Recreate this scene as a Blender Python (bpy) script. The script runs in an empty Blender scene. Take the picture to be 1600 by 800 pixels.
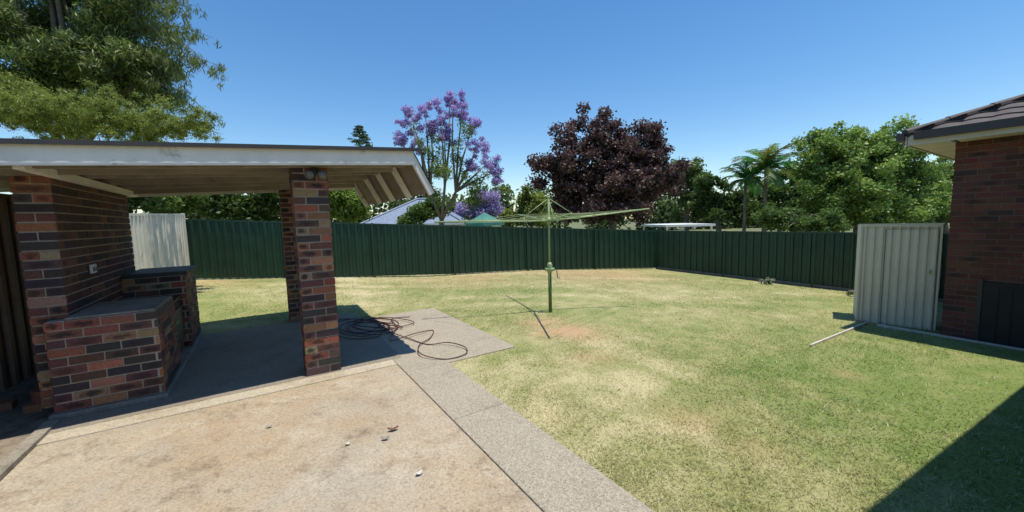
import bpy, math, random
import numpy as np
from mathutils import Vector, Matrix
V = Vector
S = bpy.context.scene
COL = S.collection
random.seed(5)
RAD = math.radians

# ---------------------------------------------------------------- camera
CAMZ = 1.6
F = 600.0
pt = math.atan(56/600); rl = math.atan(.026)
fw = V((0, math.cos(pt), -math.sin(pt)))
r0 = V((1, 0, 0)); u0 = V((0, math.sin(pt), math.cos(pt)))
RT = r0*math.cos(rl) - u0*math.sin(rl)
UP = u0*math.cos(rl) + r0*math.sin(rl)
CP = V((0, 0, CAMZ))
cd = bpy.data.cameras.new('camera'); cam = bpy.data.objects.new('camera', cd); COL.objects.link(cam)
cd.sensor_width = 36; cd.lens = F/1600*36; cd.clip_end = 3000; cd.clip_start = .05
cam.matrix_world = Matrix(((RT.x, UP.x, -fw.x, CP.x), (RT.y, UP.y, -fw.y, CP.y), (RT.z, UP.z, -fw.z, CP.z), (0, 0, 0, 1)))
S.camera = cam

def ray(u, v): return fw + RT*((u-800)/F) + UP*((400-v)/F)
def proj(P):
    q = P-CP; w = q.dot(fw)
    return 800+F*q.dot(RT)/w, 400-F*q.dot(UP)/w
def smooth(a, b, x):
    t = min(1, max(0, (x-a)/(b-a))); return t*t*(3-2*t)
def gz(x, y):
    return -.02 - .045*max(0, x-.8) + .045*max(0, -x-2.5)*smooth(5, 8.5, y)
def gp(u, v):
    d = ray(u, v); z = 0
    for _ in range(30):
        t = (z-CAMZ)/d.z; P = CP+d*t; z = gz(P.x, P.y)
    return P
def on_z(u, v, z):
    d = ray(u, v); return CP+d*((z-CAMZ)/d.z)
def at(u, v, d):
    r = ray(u, v); return CP + r*(d/r.y)
def zat(P, v):
    lo, hi = -3, 30
    for _ in range(50):
        z = (lo+hi)/2
        if proj(V((P.x, P.y, z)))[1] > v: lo = z
        else: hi = z
    return z
# site frame: the shelter, patio and house share one axis turned 33 degrees
A0 = RAD(33); e1 = V((math.cos(A0), math.sin(A0), 0)); e2 = V((-math.sin(A0), math.cos(A0), 0)); EZ = V((0, 0, 1))
P0 = on_z(481, 589, 0)
def lp(x, y, z=0): return P0 + e1*x + e2*y + EZ*z
def loc(P):
    q = P-P0; return q.dot(e1), q.dot(e2)
def lhit(u, v, n, off):
    d = ray(u, v); t = (n.dot(P0-CP)+off)/n.dot(d); return CP+d*t
def lx_at(u, ly, z):
    lo, hi = -6, 8
    for _ in range(50):
        mdl = (lo+hi)/2
        if proj(lp(mdl, ly, z))[0] < u: lo = mdl
        else: hi = mdl
    return mdl

# ---------------------------------------------------------------- materials
def nt(name):
    mt = bpy.data.materials.new(name); mt.use_nodes = True
    t = mt.node_tree; b = t.nodes['Principled BSDF']; return mt, t, b
def N(t, k, **kw):
    n = t.nodes.new(k)
    for a, b in kw.items(): setattr(n, a, b)
    return n
def noise(t, scale, detail=4, rough=.6, vec=None):
    n = N(t, 'ShaderNodeTexNoise'); n.inputs['Scale'].default_value = scale
    n.inputs['Detail'].default_value = detail; n.inputs['Roughness'].default_value = rough
    if vec: t.links.new(vec, n.inputs['Vector'])
    return n.outputs['Fac']
def pos(t): return N(t, 'ShaderNodeNewGeometry').outputs['Position']
def ramp(t, fac, stops):
    r = N(t, 'ShaderNodeValToRGB'); e = r.color_ramp.elements
    while len(e) < len(stops): e.new(.5)
    for i, (p, c) in enumerate(stops):
        e[i].position = p; e[i].color = (c, c, c, 1) if isinstance(c, (int, float)) else (*c, 1)
    t.links.new(fac, r.inputs['Fac']); return r.outputs['Color']
def mix(t, fac, a, b, mode='MIX'):
    n = N(t, 'ShaderNodeMix', data_type='RGBA', blend_type=mode)
    for sock, val in ((n.inputs[0], fac), (n.inputs[6], a), (n.inputs[7], b)):
        if isinstance(val, (int, float)): sock.default_value = val
        elif isinstance(val, tuple): sock.default_value = (*val, 1)
        else: t.links.new(val, sock)
    return n.outputs[2]
def mathn(t, op, a, b=0):
    n = N(t, 'ShaderNodeMath', operation=op)
    for s, val in ((n.inputs[0], a), (n.inputs[1], b)):
        if isinstance(val, (int, float)): s.default_value = val
        else: t.links.new(val, s)
    return n.outputs[0]
def shifted(t, p, off):
    n = N(t, 'ShaderNodeMapping'); t.links.new(p, n.inputs['Vector']); n.inputs['Location'].default_value = off
    return n.outputs[0]
def bump(t, b, h, strength=.4, dist=.01):
    n = N(t, 'ShaderNodeBump'); n.inputs['Strength'].default_value = strength; n.inputs['Distance'].default_value = dist
    t.links.new(h, n.inputs['Height']); t.links.new(n.outputs['Normal'], b.inputs['Normal'])
def plain(name, c, rough=.7, var=.25, scale=6, metal=0, dirt=None, bs=.15):
    mt, t, b = nt(name); p = pos(t)
    f = noise(t, scale, 6, .65, p)
    c0 = tuple(x*(1-var) for x in c); c1 = tuple(min(1, x*(1+var)) for x in c)
    col = mix(t, ramp(t, f, [(.3, 0.), (.7, 1.)]), c0, c1)
    if dirt:
        d = ramp(t, noise(t, 2.3, 8, .75, p), [(dirt[1], 0.), (dirt[1]+.1, 1.)])
        col = mix(t, d, col, dirt[0])
    t.links.new(col, b.inputs['Base Color']); b.inputs['Roughness'].default_value = rough; b.inputs['Metallic'].default_value = metal
    bump(t, b, noise(t, scale*12, 3, .6, p), bs, .004)
    return mt
def attr_mat(name, tl=.35):
    mt, t, b = nt(name)
    a = N(t, 'ShaderNodeAttribute', attribute_name='Col').outputs['Color']
    d = N(t, 'ShaderNodeBsdfDiffuse'); tr = N(t, 'ShaderNodeBsdfTranslucent'); gl = N(t, 'ShaderNodeBsdfGlossy')
    gl.inputs['Roughness'].default_value = .45; gl.inputs['Color'].default_value = (.6, .65, .6, 1)
    t.links.new(a, d.inputs['Color']); t.links.new(a, tr.inputs['Color'])
    ms = N(t, 'ShaderNodeMixShader'); ms.inputs[0].default_value = tl
    t.links.new(d.outputs[0], ms.inputs[1]); t.links.new(tr.outputs[0], ms.inputs[2])
    m2 = N(t, 'ShaderNodeMixShader'); m2.inputs[0].default_value = .04
    t.links.new(ms.outputs[0], m2.inputs[1]); t.links.new(gl.outputs[0], m2.inputs[2])
    t.links.new(m2.outputs[0], t.nodes['Material Output'].inputs['Surface'])
    return mt
def brick_mat():
    mt, t, b = nt('brick'); p = pos(t)
    a = N(t, 'ShaderNodeAttribute', attribute_name='Col').outputs['Color']
    uv = N(t, 'ShaderNodeAttribute', attribute_name='buv').outputs['Vector']
    s = N(t, 'ShaderNodeSeparateXYZ'); t.links.new(uv, s.inputs[0])
    dx = mathn(t, 'MULTIPLY', mathn(t, 'SUBTRACT', s.outputs[0], .5), 2)
    dy = mathn(t, 'MULTIPLY', mathn(t, 'SUBTRACT', s.outputs[1], .5), 2)
    d = mathn(t, 'SQRT', mathn(t, 'ADD', mathn(t, 'MULTIPLY', dx, dx), mathn(t, 'MULTIPLY', dy, dy)))
    n1 = noise(t, 26, 5, .7, p)
    d2 = mathn(t, 'ADD', d, mathn(t, 'MULTIPLY', mathn(t, 'SUBTRACT', n1, .5), 2.0))
    burnt = mathn(t, 'MULTIPLY', ramp(t, d2, [(.4, 1.), (.95, 0.)]), s.outputs[2])
    c = mix(t, burnt, a, (.03, .023, .024))
    c = mix(t, 1., c, ramp(t, noise(t, 55, 6, .75, p), [(.3, .5), (.6, 1.)]), 'MULTIPLY')
    c = mix(t, 1., c, ramp(t, noise(t, 1.6, 6, .7, p), [(.35, .72), (.6, 1.)]), 'MULTIPLY')
    t.links.new(c, b.inputs['Base Color']); b.inputs['Roughness'].default_value = .8
    bump(t, b, noise(t, 90, 4, .7, p), .5, .004)
    return mt
def concrete(name, c0, c1, stain, speck=0, scale=1.0, dkc=None, rust=None):
    mt, t, b = nt(name); p = pos(t)
    col = mix(t, ramp(t, noise(t, 1.1*scale, 8, .7, p), [(.38, 0.), (.62, 1.)]), c0, c1)
    st = ramp(t, noise(t, 2.1*scale, 10, .78, p), [(.5, 0.), (.66, .8)])
    col = mix(t, st, col, stain)
    if rust:
        col = mix(t, ramp(t, noise(t, .7, 10, .72, shifted(t, p, (7, 3, 0))), [(.44, 0.), (.62, .85)]), col, rust)
        col = mix(t, ramp(t, noise(t, 1.7, 10, .8, shifted(t, p, (2, 9, 0))), [(.51, 0.), (.64, .7)]), col, (.57, .49, .36))
        col = mix(t, ramp(t, noise(t, 2.6, 12, .82, shifted(t, p, (13, 5, 0))), [(.53, 0.), (.62, .7)]), col, (.24, .17, .105))
        col = mix(t, ramp(t, noise(t, 5.5, 12, .85, shifted(t, p, (4, 15, 0))), [(.57, 0.), (.63, .65)]), col, (.13, .1, .07))
    sp = noise(t, 48, 6, .8, p)
    col = mix(t, 1., col, ramp(t, sp, [(.3, .5), (.52, 1.), (.75, 1.)]), 'MULTIPLY')
    wp = N(t, 'ShaderNodeTexVoronoi'); wp.inputs['Scale'].default_value = 130; t.links.new(p, wp.inputs['Vector'])
    sc = N(t, 'ShaderNodeSeparateColor'); t.links.new(wp.outputs['Color'], sc.inputs[0])
    col = mix(t, 1., col, ramp(t, sc.outputs[0], [(0., .72), (.35, .95), (1., 1.)]), 'MULTIPLY')
    dk = ramp(t, noise(t, 1.3, 10, .75, p), [(.6, 0.), (.68, .75)])
    col = mix(t, dk, col, dkc or tuple(x*.4 for x in stain))
    h = sp
    if speck:
        vo = N(t, 'ShaderNodeTexVoronoi'); vo.inputs['Scale'].default_value = 120; t.links.new(p, vo.inputs['Vector'])
        hs = N(t, 'ShaderNodeSeparateColor'); t.links.new(vo.outputs['Color'], hs.inputs[0])
        pc = ramp(t, hs.outputs[0], [(0, (.19, .155, .11)), (.3, (.3, .255, .185)), (.6, (.41, .355, .265)), (.85, (.54, .48, .37))])
        col = mix(t, speck, col, pc); h = vo.outputs['Distance']
    t.links.new(col, b.inputs['Base Color']); b.inputs['Roughness'].default_value = .9
    bump(t, b, h, .6, .008)
    return mt
def lawn_mat():
    mt, t, b = nt('lawn'); p = pos(t)
    a = N(t, 'ShaderNodeAttribute', attribute_name='Col').outputs['Color']
    n1 = noise(t, 26, 8, .85, p); n2 = noise(t, 110, 3, .7, p)
    c = mix(t, 1., a, ramp(t, n1, [(.3, .66), (.52, 1.), (.72, 1.)]), 'MULTIPLY')
    c = mix(t, ramp(t, n2, [(.52, 0.), (.75, .35)]), c, (.48, .43, .22))
    c = mix(t, ramp(t, n2, [(.25, .4), (.42, 0.)]), c, (.08, .1, .025))
    t.links.new(c, b.inputs['Base Color']); b.inputs['Roughness'].default_value = .95
    bump(t, b, n1, .5, .018)
    return mt
M_brick = brick_mat()
M_mortar = plain('mortar', (.4, .34, .27), .95, .2, 14)
M_rmortar = plain('red_mortar', (.2, .155, .125), .95, .25, 14)
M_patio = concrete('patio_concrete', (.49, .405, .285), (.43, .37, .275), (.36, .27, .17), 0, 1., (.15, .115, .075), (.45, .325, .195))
M_path = concrete('aggregate_concrete', (.4, .34, .25), (.45, .395, .3), (.3, .24, .165), .45)
M_strip = concrete('smooth_concrete', (.55, .47, .34), (.5, .43, .31), (.38, .29, .18))
M_slab = concrete('slab_concrete', (.28, .23, .165), (.32, .275, .21), (.19, .145, .1), .12)  # base colour lowered to deepen the shade under the shelter
M_cap = concrete('cap_concrete', (.27, .235, .19), (.32, .285, .235), (.14, .12, .095))
M_kerb = concrete('kerb_concrete', (.3, .26, .2), (.36, .32, .25), (.17, .135, .1))
M_dirt = plain('dirt', (.16, .125, .09), .95, .6, 7, bs=1, dirt=((.26, .21, .15), .52))
M_lawn = lawn_mat()
M_leaf = attr_mat('leaf', .48)
M_grass = attr_mat('grass', .3)
M_bark = plain('bark', (.16, .13, .1), .9, .4, 8, bs=.5)
M_paint = plain('weathered_paint', (.76, .73, .66), .7, .12, 3, dirt=((.38, .32, .26), .57))
M_board = plain('grey_board', (.3, .26, .21), .8, .2, 4, dirt=((.16, .13, .1), .56))  # board colour taken down to darken the shade below the roof
M_sheet = plain('roof_sheet', (.3, .29, .27), .55, .25, 5)
M_sheetin = plain('roof_underside', (.26, .21, .165), .7, .25, 5)  # sheeting seen from below, colour darkened for the shade there
M_green = plain('green_steel', (.012, .048, .027), .5, .25, 2, bs=.05)
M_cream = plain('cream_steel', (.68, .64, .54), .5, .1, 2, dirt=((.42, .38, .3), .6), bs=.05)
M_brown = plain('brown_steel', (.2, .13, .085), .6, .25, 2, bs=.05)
M_shed = plain('shed_steel', (.74, .66, .51), .5, .08, 2, dirt=((.55, .48, .36), .63), bs=.05)
M_dark = plain('dark_metal', (.035, .034, .034), .6, .3, 8)
M_gap = plain('gap_shadow', (.12, .1, .08), .7, .2, 8)
M_galv = plain('green_galvanised', (.3, .4, .18), .5, .2, 12, .2)
M_polegreen = plain('pole_green', (.1, .16, .055), .5, .2, 12, .1)
M_wire = plain('line_wire', (.4, .48, .24), .5, .1, 12)
M_hose = plain('hose_rubber', (.11, .042, .034), .5, .2, 12)
M_tile = plain('dark_tile', (.085, .068, .062), .75, .35, 5)
M_gutter = plain('gutter', (.05, .042, .038), .5, .15, 4)
M_soffit = plain('soffit', (.6, .56, .47), .7, .08, 3)
M_timber = plain('timber_edge', (.6, .56, .48), .85, .2, 6)
M_plinth = plain('plinth_board', (.17, .15, .12), .85, .3, 6)
M_white = plain('white_plastic', (.75, .75, .72), .5, .05, 5)
M_bluetile = plain('blue_tile', (.2, .25, .33), .6, .2, 5)
M_render = plain('pale_render', (.55, .52, .47), .85, .1, 3)
M_teal = plain('teal_canvas', (.05, .2, .17), .8, .2, 3)
M_door = plain('dark_door', (.02, .017, .016), .7, .3, 5)
M_glass = plain('dark_glass', (.03, .035, .04), .15, .1, 5)

# ---------------------------------------------------------------- mesh builder
ORG = {}
class MB:
    def __init__(s): s.v = []; s.f = []; s.mi = []; s.c = []; s.b = []
    def quad(s, ps, mi=0, col=(1, 1, 1), buv=None):
        k = len(s.v); n = len(ps)
        s.v += [tuple(p) for p in ps]; s.f.append(tuple(range(k, k+n))); s.mi.append(mi)
        s.c += [(*col, 1)]*n; s.b += buv if buv else [(0, 0, 0)]*n
    def box(s, o, a, b, c, mi=0, col=(1, 1, 1)):
        if a.cross(b).dot(c) < 0: a, b = b, a
        p = [o, o+a, o+a+b, o+b, o+c, o+a+c, o+a+b+c, o+b+c]
        k = len(s.v); s.v += [tuple(q) for q in p]; s.c += [(*col, 1)]*8; s.b += [(0, 0, 0)]*8
        for f in ((3, 2, 1, 0), (4, 5, 6, 7), (0, 1, 5, 4), (1, 2, 6, 5), (2, 3, 7, 6), (3, 0, 4, 7)):
            s.f.append(tuple(k+i for i in f)); s.mi.append(mi)
    def bar(s, p, q, w, h, mi=0, side=None):
        d = (q-p).normalized(); sd = side or d.cross(EZ).normalized(); up = sd.cross(d).normalized()
        s.box(p-sd*w/2-up*h/2, q-p, sd*w, up*h, mi)
    def tube(s, pts, rad, n=8, mi=0, cap=True, col=(1, 1, 1)):
        if isinstance(rad, (int, float)): rad = [rad]*len(pts)
        k = len(s.v); prev = None
        for i, p in enumerate(pts):
            d = (pts[min(i+1, len(pts)-1)]-pts[max(i-1, 0)]).normalized()
            a = prev if prev is not None else (V((1, 0, 0)) if abs(d.x) < .9 else V((0, 1, 0)))
            a = (a-d*a.dot(d)).normalized(); prev = a; b = d.cross(a)
            for j in range(n):
                th = 2*math.pi*j/n
                s.v.append(tuple(p+(a*math.cos(th)+b*math.sin(th))*rad[i]))
        m = len(pts)*n; s.c += [(*col, 1)]*m; s.b += [(0, 0, 0)]*m
        for i in range(len(pts)-1):
            for j in range(n):
                s.f.append((k+i*n+j, k+i*n+(j+1) % n, k+(i+1)*n+(j+1) % n, k+(i+1)*n+j)); s.mi.append(mi)
        if cap:
            s.f.append(tuple(k+j for j in reversed(range(n)))); s.mi.append(mi)
            s.f.append(tuple(k+m-n+j for j in range(n))); s.mi.append(mi)
    def build(s, name, mats, parent=None, smooth=False, base=None, bevel=0):
        if not isinstance(mats, (list, tuple)): mats = [mats]
        return fast(name, np.array(s.v, float), s.f, mats, parent, s.c, s.b, s.mi, smooth, base, bevel)
def fast(name, v, faces, mats, parent=None, col=None, buv=None, mi=None, smooth=False, base=None, bevel=0):
    if parent is not None: o0 = ORG[parent.name]
    elif base is not None: o0 = V(base)
    else:
        mn = v.min(0); mx = v.max(0); o0 = V(((mn[0]+mx[0])/2, (mn[1]+mx[1])/2, mn[2]))
    me = bpy.data.meshes.new(name)
    me.from_pydata((v-np.array(o0)).tolist(), [], faces if isinstance(faces, list) else faces.tolist())
    for x in mats: me.materials.append(x)
    if mi is not None and len(mats) > 1: me.polygons.foreach_set('material_index', mi)
    if col is not None:
        a = me.attributes.new('Col', 'FLOAT_COLOR', 'POINT'); a.data.foreach_set('color', np.array(col, np.float32).ravel())
    if buv is not None:
        a = me.attributes.new('buv', 'FLOAT_VECTOR', 'POINT'); a.data.foreach_set('vector', np.array(buv, np.float32).ravel())
    if smooth: me.polygons.foreach_set('use_smooth', [True]*len(me.polygons))
    me.update()
    o = bpy.data.objects.new(name, me); COL.objects.link(o)
    if parent is not None: o.parent = parent
    else: o.location = o0
    ORG[o.name] = V(o0)
    if bevel:
        b = o.modifiers.new('bevel', 'BEVEL'); b.width = bevel; b.segments = 2
    return o
def thing(name, P, label, cat, group=None):
    o = bpy.data.objects.new(name, None); COL.objects.link(o); o.location = P; ORG[o.name] = V(P)
    o.empty_display_size = .1
    return tag(o, label, cat, group)
def tag(o, label, cat, group=None):
    o['label'] = label; o['category'] = cat
    if group: o['group'] = group
    return o
def struct(o): o['kind'] = 'structure'; return o

# ---------------------------------------------------------------- bricks
WARM = [((.35, .135, .068), 3.6), ((.46, .22, .115), 2), ((.26, .098, .06), 3.4), ((.17, .07, .053), 3.2), ((.06, .044, .047), 3.4), ((.37, .23, .145), 1.2), ((.12, .075, .06), 1.5)]
SHADEW = [((.16, .065, .045), 3), ((.12, .05, .04), 3), ((.07, .04, .038), 3), ((.22, .09, .055), 1.5)]  # darker bricks for the wall's inner face, roof shade put into the colour
RED = [((.17, .055, .038), 4), ((.2, .067, .044), 3), ((.14, .048, .036), 3), ((.09, .038, .033), .6)]
def pick(pal):
    tot = sum(w for _, w in pal); r = random.random()*tot
    for c, w in pal:
        r -= w
        if r <= 0: return tuple(x*random.uniform(.82, 1.18) for x in c)
    return pal[0][0]
def bricks(mb, o, u, n, W, H, pal=WARM, burnt=.5, ph=0, d=.008):
    rows = int(round(H/.08)); ch = H/rows; BL = .225
    for r in range(rows):
        x = -(BL/2 if (r+ph) % 2 else 0)
        while x < W-.01:
            a = max(x, 0); b = min(x+BL-.012, W); x += BL
            if b-a < .03: continue
            if a <= 0: a = -.005
            if b >= W-.012: b = W+.005
            z0 = r*ch+.0065+random.uniform(-.001, .001); z1 = (r+1)*ch-.0065+random.uniform(-.001, .001)
            dd = d+random.uniform(-.002, .0025)
            c = pick(pal); q = o+u*a+EZ*z0; w = u*(b-a); h = EZ*(z1-z0); f = n*dd; bk = -n*.02
            rb = random.uniform(.6, 1) if random.random() < burnt else 0
            P = [q+f, q+w+f, q+w+h+f, q+h+f]
            if u.cross(EZ).dot(n) < 0:
                mb.quad([P[1], P[0], P[3], P[2]], 1, c, [(1, 0, rb), (0, 0, rb), (0, 1, rb), (1, 1, rb)])
            else: mb.quad(P, 1, c, [(0, 0, rb), (1, 0, rb), (1, 1, rb), (0, 1, rb)])
            for s0, s1 in ((0, 1), (1, 2), (2, 3), (3, 0)):
                mb.quad([P[s0], P[s1], P[s1]-f+bk, P[s0]-f+bk], 1, c)
def brick_block(mb, x0, x1, y0, y1, z0, z1, faces='fblr', pal=WARM, burnt=.5, fr=None, rpal=None):
    O, u, v = fr or (P0, e1, e2)
    lq = lambda x, y, z: O+u*x+v*y+EZ*z
    mb.box(lq(x0, y0, z0), u*(x1-x0), v*(y1-y0), EZ*(z1-z0), 0)
    if 'f' in faces: bricks(mb, lq(x0, y0, z0), u, -v, x1-x0, z1-z0, pal, burnt, 0)
    if 'b' in faces: bricks(mb, lq(x0, y1, z0), u, v, x1-x0, z1-z0, pal, burnt, 0)
    if 'l' in faces: bricks(mb, lq(x0, y0, z0), v, -u, y1-y0, z1-z0, pal, burnt, 1)
    if 'r' in faces: bricks(mb, lq(x1, y0, z0), v, u, y1-y0, z1-z0, rpal or pal, burnt, 1)

# ---------------------------------------------------------------- world and sun
Lv = V((-.18, .06, -1)).normalized()
w = bpy.data.worlds.new('World'); S.world = w; w.use_nodes = True
t = w.node_tree; bg = t.nodes['Background']
sky = t.nodes.new('ShaderNodeTexSky'); sky.sky_type = 'NISHITA'; sky.sun_disc = False
sky.sun_elevation = math.asin(-Lv.z); sky.sun_rotation = math.atan2(-Lv.x, -Lv.y)
sky.altitude = 300; sky.air_density = 1.15; sky.dust_density = .1; sky.ozone_density = 3
hsv = t.nodes.new('ShaderNodeHueSaturation'); hsv.inputs['Saturation'].default_value = 1.25; hsv.inputs['Value'].default_value = 1.2
t.links.new(sky.outputs[0], hsv.inputs['Color'])
t.links.new(hsv.outputs[0], bg.inputs['Color']); bg.inputs['Strength'].default_value = .132
sd = bpy.data.lights.new('sun', 'SUN'); sd.energy = 5; sd.angle = RAD(.5); sd.color = (1, .945, .84)
so = bpy.data.objects.new('sun', sd); COL.objects.link(so); so.rotation_euler = Lv.to_track_quat('-Z', 'Y').to_euler(); so.location = (0, 0, 30)
S.view_settings.view_transform = 'Standard'; S.view_settings.look = 'None'; S.view_settings.exposure = 0

# ---------------------------------------------------------------- ground
rg = np.random.default_rng(3)
GR = rg.random((256, 256))
def vnoise(x, y, s, ox=0):
    x = np.asarray(x)*s+37+ox; y = np.asarray(y)*s+91+ox
    xi = np.floor(x).astype(int); yi = np.floor(y).astype(int); fx = x-xi; fy = y-yi
    fx = fx*fx*(3-2*fx); fy = fy*fy*(3-2*fy)
    g = lambda a, b: GR[a % 256, b % 256]
    return (g(xi, yi)*(1-fx)+g(xi+1, yi)*fx)*(1-fy)+(g(xi, yi+1)*(1-fx)+g(xi+1, yi+1)*fx)*fy
BARE = [(gp(890, 518), .45, 1.0), (gp(848, 504), .35, .7), (gp(930, 428), 2.2, .6), (gp(730, 435), 1.6, .45), (gp(330, 440), 1.2, .4), (gp(920, 558), .3, .35), (gp(1180, 700), .2, .35), (gp(1090, 655), .3, .35), (gp(1325, 586), .17, .4)]
def lawn_color(x, y):
    x = np.asarray(x, float); y = np.asarray(y, float)
    big = vnoise(x, y, .6)*.2+vnoise(x, y, 1.7, 11)*.22+vnoise(x, y, 4.3, 23)*.28+vnoise(x, y, 10., 33)*.3
    streak = vnoise(x*.3, y*2.6, 1., 51)
    dry = .34+1.15*(big-.45)+.55*(streak-.5)*np.clip((y-4)/4, 0, 1)
    dry += .12*np.clip((y-4)/6, 0, 1)
    dry -= .34*np.clip((x-1.5)/1.8, 0, 1)*np.clip((7-y)/3, 0, 1)
    dry += .25*np.exp(-((x-1.2)/.8)**2-((y-3.6)/1.6)**2)*(2*vnoise(x, y, 3.1, 61)-.2)
    lx = (x-P0.x)*e1.x+(y-P0.y)*e1.y
    dry += .32*np.clip(1-(lx-1.3)/1.2, 0, 1)*(lx > 1.2)*np.clip((y-1.5)/2, .4, 1)
    dry = np.clip(dry, 0, 1)
    bare = np.zeros_like(x)
    for P, r, s in BARE:
        q = ((x-P.x)**2+((y-P.y)*1.2)**2)/r**2
        bare = np.maximum(bare, s*np.exp(-q)*(.3+.8*vnoise(x, y, 3.2, 77)+.6*vnoise(x, y, 11., 79)))
    bare = np.clip(bare, 0, 1)
    g = np.array([.155, .215, .045]); o = np.array([.315, .31, .12]); st = np.array([.54, .47, .27]); di = np.array([.47, .3, .165])
    d = dry[..., None]
    c = np.where(d < .5, g+(o-g)*d*2, o+(st-o)*(d-.5)*2)
    return c*(1-bare[..., None])+di*bare[..., None], bare
nx, ny = 420, 370
xs = np.linspace(-15, 17, nx); ys = np.linspace(-8, 20, ny)
X, Y = np.meshgrid(xs, ys, indexing='ij')
Z = np.vectorize(gz)(X, Y)+(vnoise(X, Y, .8, 5)-.5)*.02*(Y > 3)
vv = np.stack([X, Y, Z], -1).reshape(-1, 3)
ii = np.arange(nx*ny).reshape(nx, ny)
ff = np.stack([ii[:-1, :-1], ii[1:, :-1], ii[1:, 1:], ii[:-1, 1:]], -1).reshape(-1, 4)
cc, _ = lawn_color(vv[:, 0], vv[:, 1])
cc = np.concatenate([cc, np.ones((len(cc), 1))], 1)
struct(fast('lawn', vv, ff, [M_lawn], None, cc, None, None, True, (0, 0, 0)))
mb = MB()
n = 48; mb.quad([V((900*math.cos(2*math.pi*i/n), 900*math.sin(2*math.pi*i/n), -.9)) for i in range(n)])
struct(mb.build('ground', plain('far_ground', (.14, .15, .06), .95, .3, .2), None, base=(0, 0, -.9)))

pxo = loc(on_z(1010, 800, 0))[0]; pxi = loc(on_z(850, 800, 0))[0]
PO = (pxo+loc(on_z(702, 562, 0))[0])/2; PI_ = (pxi+loc(on_z(628, 576, 0))[0])/2
sx, sy = loc(on_z(805, 541, 0)); sy2 = loc(on_z(690, 479, 0))[1]
YJ = loc(on_z(725, 650, 0))[1]
def slab(name, x0, x1, y0, y1, top, mt, th=.1, bev=.008):
    b = MB(); b.box(lp(x0, y0, top-th), e1*(x1-x0), e2*(y1-y0), EZ*th)
    return struct(b.build(name, mt, bevel=bev))
slab('patio', -1.84, PI_-.003, -7, -.225, 0, M_patio)
slab('patio_strip', -1.84, PI_-.003, -.222, -.04, .007, M_strip)
for a, b_ in ((YJ, sy-.003), (YJ-2.2, YJ-.005), (YJ-4.6, YJ-2.205)):
    slab('path', PI_+.003, PO, a, b_, .003, M_path)
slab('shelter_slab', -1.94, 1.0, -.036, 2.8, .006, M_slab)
slab('side_slab', PI_+.003, sx, sy, sy2, .002, M_path, .12)
slab('dirt_bed', -3.3, -1.92, -5, 3.4, .015, M_dirt, .1)
b = MB()
for i in range(9): b.box(lp(-1.93+random.uniform(-.012, .012), -5+i*.58, -.05), e1*random.uniform(.085, .1), e2*.572, EZ*random.uniform(.082, .098))
struct(b.build('kerb', M_kerb, bevel=.004))

# grass blades
rg = np.random.default_rng(8)
NB = 400000
r = np.exp(rg.uniform(math.log(1.2), math.log(12.5), NB)); az = rg.uniform(-RAD(56), RAD(56), NB)
gx = r*np.sin(az); gy = r*np.cos(az)
lx = (gx-P0.x)*e1.x+(gy-P0.y)*e1.y; ly = (gx-P0.x)*e2.x+(gy-P0.y)*e2.y
ragged = .03*(vnoise(gx, gy, 9., 4)-.4)
on = ((lx < PO-ragged) & (ly < -.03)) | ((lx < sx-ragged) & (ly > sy) & (ly < sy2-ragged) & (lx > .9)) | ((lx < 1.0) & (ly < 2.8)) | (lx < -1.9)
col, bare = lawn_color(gx, gy)
keep = ~on & (rg.random(NB) > bare*.9) & (rg.random(NB) < .35+.65*vnoise(gx, gy, 6., 3))
gx, gy, col, r = gx[keep], gy[keep], col[keep], r[keep]
nb = len(gx)
gzv = np.array([gz(a, b_) for a, b_ in zip(gx, gy)])
h = rg.uniform(.008, .028, nb); wd = .0035+.0009*r
th = rg.uniform(0, 2*math.pi, nb); ln = rg.uniform(.6, 2.0, nb)*h; ph = rg.uniform(0, 2*math.pi, nb)
b0 = np.stack([gx-np.cos(th)*wd/2, gy-np.sin(th)*wd/2, gzv], 1); b1 = np.stack([gx+np.cos(th)*wd/2, gy+np.sin(th)*wd/2, gzv], 1)
tp = np.stack([gx+np.cos(ph)*ln, gy+np.sin(ph)*ln, gzv+h], 1)
vv = np.stack([b0, b1, tp], 1).reshape(-1, 3); ff = np.arange(nb*3).reshape(-1, 3)
straw = (rg.random(nb) < .14)[:, None]
col = np.where(straw, np.array([.56, .49, .28]), col*rg.uniform(.85, 1.6, (nb, 1)))
cc = np.repeat(np.concatenate([col, np.ones((nb, 1))], 1), 3, 0)
g = fast('grass', vv, ff, [M_grass], None, cc, None, None, False, (0, 0, 0))
tag(g, 'short patchy green and straw coloured grass of the yard', 'grass'); g['kind'] = 'stuff'

# ---------------------------------------------------------------- barbecue shelter
FY = -.25; PW = .32
bx1, by0 = loc(on_z(258, 612, .05))
px0 = lx_at(16, by0+.12, 2.05); pxb = lx_at(77, by0+.12, 2.05)     # side wall, outer and inner face
bx0 = lx_at(80, by0, .4)
XR = lx_at(646, FY, 2.4); XL0 = lx_at(5, FY, 2.25)
zr = zat(lp(XR, FY), 236); zl = zat(lp(XL0, FY), 224)
sl = (zr-zl)/(XR-XL0)
def rz(x): return zr+(x-XR)*sl      # top of the fascia
XL = XL0-1.1; YB = 3.25; FH = .15
sh = thing('barbecue_shelter', lp(-.4, 1.4), 'open brick barbecue shelter with flat metal roof and weathered white fascia', 'shelter')
mb = MB(); brick_block(mb, 0, PW, 0, PW, .007, rz(.17)-.13, 'fblr')
mb.build('pillar', [M_mortar, M_brick], sh)
mb = MB(); brick_block(mb, 0, PW, 2.75, 2.75+PW, .007, rz(.17)-.13, 'fblr')
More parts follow.
